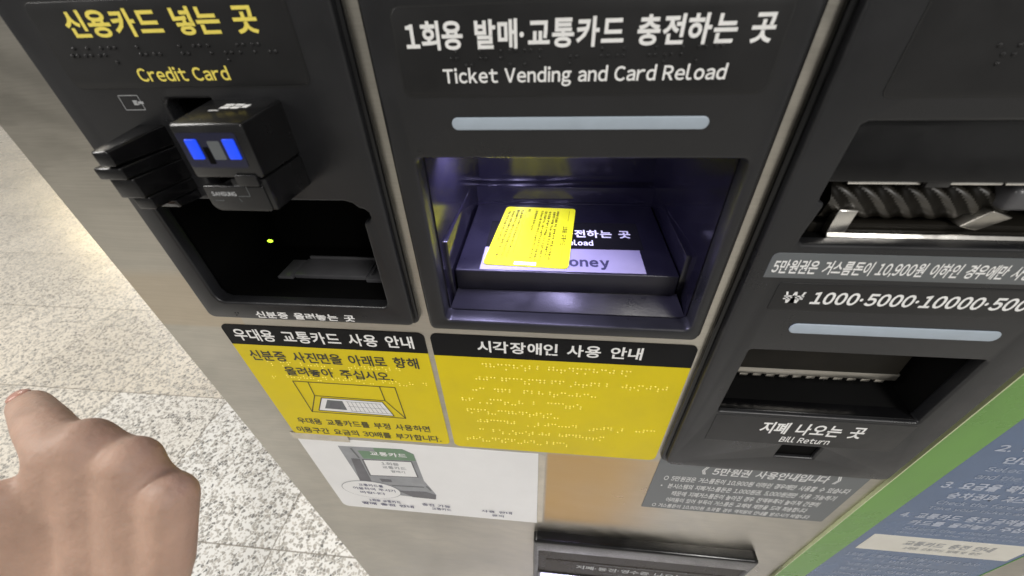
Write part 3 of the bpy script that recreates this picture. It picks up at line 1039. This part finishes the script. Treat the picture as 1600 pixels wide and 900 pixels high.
for ab in (((-164, -434), (-129, -432)), ((-190, -359), (-187, -376)), ((-124.5, -430), (-121.5, -438))):
    strokes([ab], S - 0.70, 2.0, M['film_grey'], s3, 'picture_line')
ov = [(-193 + 35 * math.cos(2 * math.pi * i / 40), -449 + 21 * math.sin(2 * math.pi * i / 40)) for i in range(40)]
plate('bubble', ov, S - 0.90, S - 0.7, M['kiosk_grey'], s3)
plate('bubble_face', [(-193 + (x + 193) * 0.975, -449 + (z + 449) * 0.965) for x, z in ov], S - 1.0, S - 0.8, M['paper'], s3)
lettering([('교통카드를', -205, -176, -440.5, -434.5, 0.02), ('이용하여 주시기', -214, -164, -450, -443.5, 0.02), ('바랍니다', -208, -178, -459.5, -453.5, 0.02),
           ('1회용 교통카드', -203, -164, -479.5, -473.5, 0.03), ('발매 충전 안내', -214, -150, -489.5, -483, 0.03),
           ('충전 가능', -138, -104, -479.5, -473.0, 0.02), ('교통카드', -128, -104, -488.5, -482.5, 0.02),
           ('사용 안내', -68, -32, -482.5, -476.5, 0.02), ('문의', -56, -42, -492.5, -487, 0.02)], S - 1.12, M['navy_print'], s3)
lettering([('교통카드', -172, -134, -369, -361, 0.03)], S - 0.85, M['paper'], s3, 'picture_lettering')
lettering([('1회용', -165, -146, -387, -381, 0.02), ('교통카드', -166, -140, -395, -389, 0.02), ('발매기', -158, -143, -402.5, -397.5, 0.02)], S - 0.9, M['kiosk_grey'], s3, 'picture_lettering')

s4 = sheet_thing('change_notice', 'dark grey notice film with five lines of white text, stuck below the banknote panel',
                 105.8, 283, -434.5, -325, 1, S - 0.4, S + 0.2, M['film_grey'], 'notice')
lettering([('《 5만원권 사용안내입니다 》', 145, 262, -357.5, -343.5, 0.025),
           ('○ 5만원권은 거스름돈이 10,900원 이하인 경우에만 사용할 수 있습니다', 115.5, 278, -374.5, -364, 0.022),
           ('•  본시스템의 지폐거스름돈은 1,000원권, 5,000원권만 사용 가능하기', 115.5, 273, -389.5, -379, 0.022),
           ('때문에 지폐거스름돈이 높아진 경우 잔액부족이 높아져 간편히', 129.0, 265, -404, -393.6, 0.022),
           ('어려움이 있어 부득이 거스름돈 교체에 제한을 드려 죄송합니다', 126.5, 260, -418, -408, 0.022),
           ('○ 거스름돈이 10,900원 초과할 경우 역직원의 안내를 받으시기 바랍니다', 115.5, 268, -431.8, -422.4, 0.022)], S - 0.55, M['pale_print'], s4)

s5 = sheet_thing('warning_strip', 'narrow slate grey strip of white text on the banknote panel, below the banknote inlet',
                 114.9, 280, -127.4, -111.8, (3, 1, 1, 0), -0.35, 0.3, M['film_grey'], 'sign', 0.15)
lettering([('5만원권은 거스름돈이 10,900원 이하인 경우에만 사용 가능합니다', 117.2, 266, -125.0, -115.6, 0.022)], -0.5, M['white'], s5)

# blue poster with a green border
X0, X1, Z0, Z1 = 297, 490, -690, -150
poster = empty('information_poster', w((X0 + X1) / 2, S, Z0), 'blue information poster with a broad green border, at the machine\'s right side', 'poster')
rplate('border', X0, X1, Z0, Z1, 2, S - 2.4, S + 0.2, M['poster_green'], poster, [round_rect(X0 + 31.5, X1 - 0.8, Z0 + 10, Z1 - 31, 1)])
rplate('edge_trim', X0 - 1.2, X0 - 0.1, Z0, Z1, 0, S - 2.6, S + 0.2, M['poster_edge'], poster)
rplate('sheet', X0 + 31.2, X1 - 0.9, Z0 + 9.8, Z1 - 30.8, 1, S - 2.0, S + 0.1, M['poster_blue'], poster)
strip = rplate('white_strip', 338.6, 484, -486.2, -447.6, 1, S - 2.3, S - 1.5, M['poster_white'], poster)
lettering([('교통카드 충전 안내', 374, 456, -468, -456, 0.02)], S - 2.45, M['kiosk_grey'], strip)
lettering([('1회용 교통카드 발매 및 충전', 380, 452, -478, -471, 0.0)], S - 2.45, M['kiosk_grey'], strip)
yq = S - 2.2
lettering([('2. 목적지를 선택한 다음', 338, 470, -287, -276.5, 0.03), ('인원을 선택합니다', 353, 450, -302.5, -292.5, 0.03),
           ('3. 요금을 확인하고 현금을 넣어', 336.2, 480, -346.5, -334, 0.034), ('승차권과 거스름돈을 받으세요', 351, 482, -363.5, -351.5, 0.034),
           ('4. 교통카드 충전 금액을 선택하고', 336.6, 482, -405.5, -393.6, 0.03), ('카드를 올려놓아 주십시오', 352, 468, -419.5, -409, 0.03)], yq, M['poster_print'], poster)
lettering([('Select your destination', 350.5, 466, -317, -308, 0.012), ('and the number of tickets', 351, 468, -327.5, -319.5, 0.012),
           ('Check the fare and insert cash', 350.5, 475, -375, -367.5, 0.012), ('Take your ticket and change', 350, 462, -387, -379.5, 0.012),
           ('Select the amount to reload', 354, 480, -431.5, -424, 0.012), ('and place the card on the pad', 354, 478, -441.5, -434.5, 0.012),
           ('1회용 교통카드를 개찰구에 대고 승차', 337.4, 470, -507, -498, 0.014), ('하시기 바랍니다', 350, 430, -519, -511, 0.014),
           ('보증금 환급기에서 보증금을 돌려', 351, 474, -535, -526, 0.014), ('받으실 수 있습니다', 351, 440, -550, -541, 0.014),
           ('Deposit refund machine', 352, 456, -566, -557, 0.012), ('역무원에게 문의하십시오', 352, 462, -582, -573, 0.014)], yq, M['poster_dim'], poster)

# ------------------------------------------------------------------ the yellow card on the pad
C0, C1, C2, C3 = (-35.8, 110.8), (20.5, 108.2), (13.0, 26.6), (-43.4, 29.2)      # its four corners: x, depth
ux = Vector((C1[0] - C0[0], C1[1] - C0[1])).normalized()
uy = Vector((C0[0] - C3[0], C0[1] - C3[1])).normalized()
ctr = Vector(((C0[0] + C1[0] + C2[0] + C3[0]) / 4, (C0[1] + C1[1] + C2[1] + C3[1]) / 4))
ZT = -144.66


def on_card(a, b, dz=0.0):
    """a across (-27..27 mm), b along (-42..42 mm)"""
    p = ctr + ux * a + uy * b
    return w(p.x, p.y, ZT + dz)


card = empty('transit_card', on_card(0, 0), 'glossy yellow plastic card lying on the pad in the lit bay', 'card')
bm = bmesh.new()
pts = round_rect(-28.0, 28.0, -41.6, 41.6, 3.2)
top = [bm.verts.new(on_card(a, b, 0.80)) for a, b in pts]
bot = [bm.verts.new(on_card(a, b, 0.0)) for a, b in pts]
bm.faces.new(top)
bm.faces.new(bot[::-1])
for i in range(len(pts)):
    j = (i + 1) % len(pts)
    bm.faces.new((top[j], top[i], bot[i], bot[j]))
bmesh.ops.recalc_face_normals(bm, faces=bm.faces[:])
mesh_obj('card_body', bm, M['card'], card)


def card_quad(bm, a0, a1, b0, b1, dz):
    bm.faces.new([bm.verts.new(on_card(a, b, dz)) for a, b in ((a0, b0), (a1, b0), (a1, b1), (a0, b1))])


bm = bmesh.new()
card_quad(bm, -7.5, 7.0, -40.6, -37.4, 0.86)
mesh_obj('white_label', bm, M['white'], card, smooth=0)


def card_line(bm, txt, a, size, b0, b1, bold=0.01):
    """a row of print turned a quarter: it runs along the card's long side, from depth b0 towards the viewer at b1"""
    t = text_mesh(txt, bold)
    tx = [v.co.x for v in t.vertices]
    ty = [v.co.y for v in t.vertices]
    lx, hx, ly, hy = min(tx), max(tx), min(ty), max(ty)
    for v in t.vertices:
        v.co = on_card(a - size / 2 + (v.co.y - ly) / (hy - ly) * size, b0 + (v.co.x - lx) / (hx - lx) * (b1 - b0), 0.87)
    bm.from_mesh(t)
    bpy.data.meshes.remove(t)


bm = bmesh.new()
for txt, a, b0, b1 in (('이용 구간과 요금을 확인하시기 바랍니다', -24.0, 33, -12), ('보증금은 도착역 보증금 환급기에서 돌려받으실 수 있습니다', -20.6, 34, -36),
                       ('발매 당일에 한하여 사용하실 수 있으며 개찰구에 대어 주십시오', -17.2, 36, -35), ('카드를 접거나 구부리지 마시고 훼손되지 않게 다루어 주십시오', -13.8, 36, -33),
                       ('주의', -8.6, 38, 34), ('고객센터에 문의하십시오', -2.4, 36, 4), ('이 카드는 다른 사람에게 양도할 수 없습니다 부정 사용시 부가금', 2.2, 36, -33),
                       ('할인 대상이 아닌 사람이 사용하면 운임과 부가금을 받습니다', 5.2, 35, -36), ('승차권을 분실하신 때에는 다시 구입하셔야 합니다', 8.4, 35, -38),
                       ('교통약자 우대용 카드는 신분증 확인 후 발급합니다', 11.8, 35, -30), ('보증금 환급은 카드 상태에 따라 제한될 수 있습니다', 14.6, 36, -34)):
    card_line(bm, txt, a, 2.1, b0, b1, 0.05)
mesh_obj('fine_print', bm, M['card_print'], card, smooth=0)
bm = bmesh.new()
card_line(bm, '1회용 교통카드', 22.0, 4.0, 12, -15, 0.025)
for a0, b0, b1 in ((-10.5, 34, -30), (23.4, 37, 20), (22.6, -20, -36)):
    card_quad(bm, a0 - 0.12, a0 + 0.12, b1, b0, 0.87)
mesh_obj('card_title', bm, M['card_print'], card, smooth=0)

# ------------------------------------------------------------------ the hand in front of the machine
HAND = {
    'index':[(-231.3, -101.9, -171.2, 13.0), (-257.2, -89.1, -172.2, 12.0), (-277.4, -80.1, -177.2, 11.0), (-295.4, -72.4, -182.6, 10.3)],
    'middle':[(-221.2, -97.9, -169.3, 13.6), (-243.8, -87.0, -195.7, 11.0), (-258.2, -93.9, -237.7, 9.5), (-250.7, -116.9, -249.9, 9.0)],
    'ring':[(-198.6, -101.2, -176.8, 13.3), (-221.5, -90.4, -203.4, 11.0), (-235.3, -97.9, -241.3, 9.3), (-230.7, -118.4, -250.0, 9.0)],
    'pinky':[(-177.8, -110.0, -189.3, 12.0), (-196.4, -101.9, -211.8, 9.8), (-209.9, -109.2, -243.1, 8.5), (-208.8, -124.5, -249.6, 8.0)],
    'mc_index':[(-231.3, -101.9, -171.2, 13.0), (-240.8, -127.0, -207.7, 13.0), (-241.3, -155.8, -264.8, 17.0)],
    'mc_middle':[(-221.2, -97.9, -169.3, 13.6), (-218.0, -126.8, -210.9, 13.4), (-231.1, -157.0, -267.7, 18.0)],
    'mc_ring':[(-198.6, -101.2, -176.8, 13.3), (-200.0, -126.8, -215.1, 13.0), (-222.1, -155.9, -269.4, 18.0)],
    'mc_pinky':[(-177.8, -110.0, -189.3, 12.0), (-183.7, -128.8, -221.7, 11.8), (-212.9, -154.9, -271.0, 17.0)],
    'knuckle_web': [(-235.0, -99.9, -175.2, 12.5), (-224.7, -96.4, -174.0, 11.2), (-213.2, -97.3, -176.8, 10.6), (-201.7, -99.6, -181.4, 10.0), (-190.7, -103.9, -188.4, 9.6), (-180.6, -108.6, -194.1, 9.2)],
    'back_web': [(-238.8, -115.5, -197.4, 10.4), (-218.7, -114.0, -197.0, 10.4), (-200.7, -113.9, -201.1, 10.4), (-183.9, -118.3, -209.1, 10.4)],
    'thumb':[(-248.1, -158.0, -271.3, 16.0), (-253.2, -140.6, -219.8, 12.5), (-248.4, -121.3, -178.4, 9.3)],
    'palm':[(-239.5, -105.5, -200.2, 13.0), (-235.8, -133.3, -242.1, 17.0), (-231.9, -157.8, -279.9, 19.0)],
    'palm_heel':[(-210.7, -109.1, -209.0, 12.0), (-215.3, -131.3, -242.7, 15.0), (-226.7, -157.3, -280.1, 19.0)],
    'forearm': [(-228, -158, -275, 23), (-226, -215, -335, 25), (-215, -330, -430, 33), (-195, -440, -500, 38)],
}


def hand_mesh():
    bm = bmesh.new()
    for chain in HAND.values():
        for a, b in zip(chain, chain[1:]):
            n = 9
            for i in range(n + 1):
                t = i / n
                x, y, z, r = [a[k] + (b[k] - a[k]) * t for k in range(4)]
                s = bmesh.new()
                bmesh.ops.create_icosphere(s, subdivisions=2, radius=r * 0.001)
                s.transform(Matrix.Translation(w(x, y, z)))
                merge(bm, s)
    me = bpy.data.meshes.new('tmp')
    bm.to_mesh(me)
    bm.free()
    o = bpy.data.objects.new('tmp', me)
    COL.objects.link(o)
    rm = o.modifiers.new('remesh', 'REMESH')
    rm.mode = 'VOXEL'
    rm.voxel_size = 0.0018
    sm = o.modifiers.new('smooth', 'SMOOTH')
    sm.factor = 0.5
    sm.iterations = 40
    dg = bpy.context.evaluated_depsgraph_get()
    out_ = bpy.data.meshes.new_from_object(o.evaluated_get(dg), depsgraph=dg)
    bpy.data.objects.remove(o)
    bpy.data.meshes.remove(me)
    return out_


person = empty('person', w(-195, -440, -500), 'bare hand reaching in at the left with its index finger held out', 'person')
data_obj('hand', hand_mesh(), M['skin'], person, smooth=180)

# the nail of the pointing finger
d = Vector((-0.80, 0.46, -0.30)).normalized()
n = (Vector((0, 0, 1)) - d * d.z).normalized()
sd = d.cross(n)
bm = bmesh.new()
bmesh.ops.create_uvsphere(bm, u_segments=20, v_segments=12, radius=1)
c = w(-295.9, -72.4, -182.6) + n * 0.0086
for v in bm.verts:
    x, y, z = v.co
    v.co = c + d * (x * 0.0062) + sd * (y * 0.0054) + n * (z * 0.0016 - 0.0012 * y * y)
mesh_obj('nail', bm, M['nail'], bpy.data.objects['hand'], smooth=80)
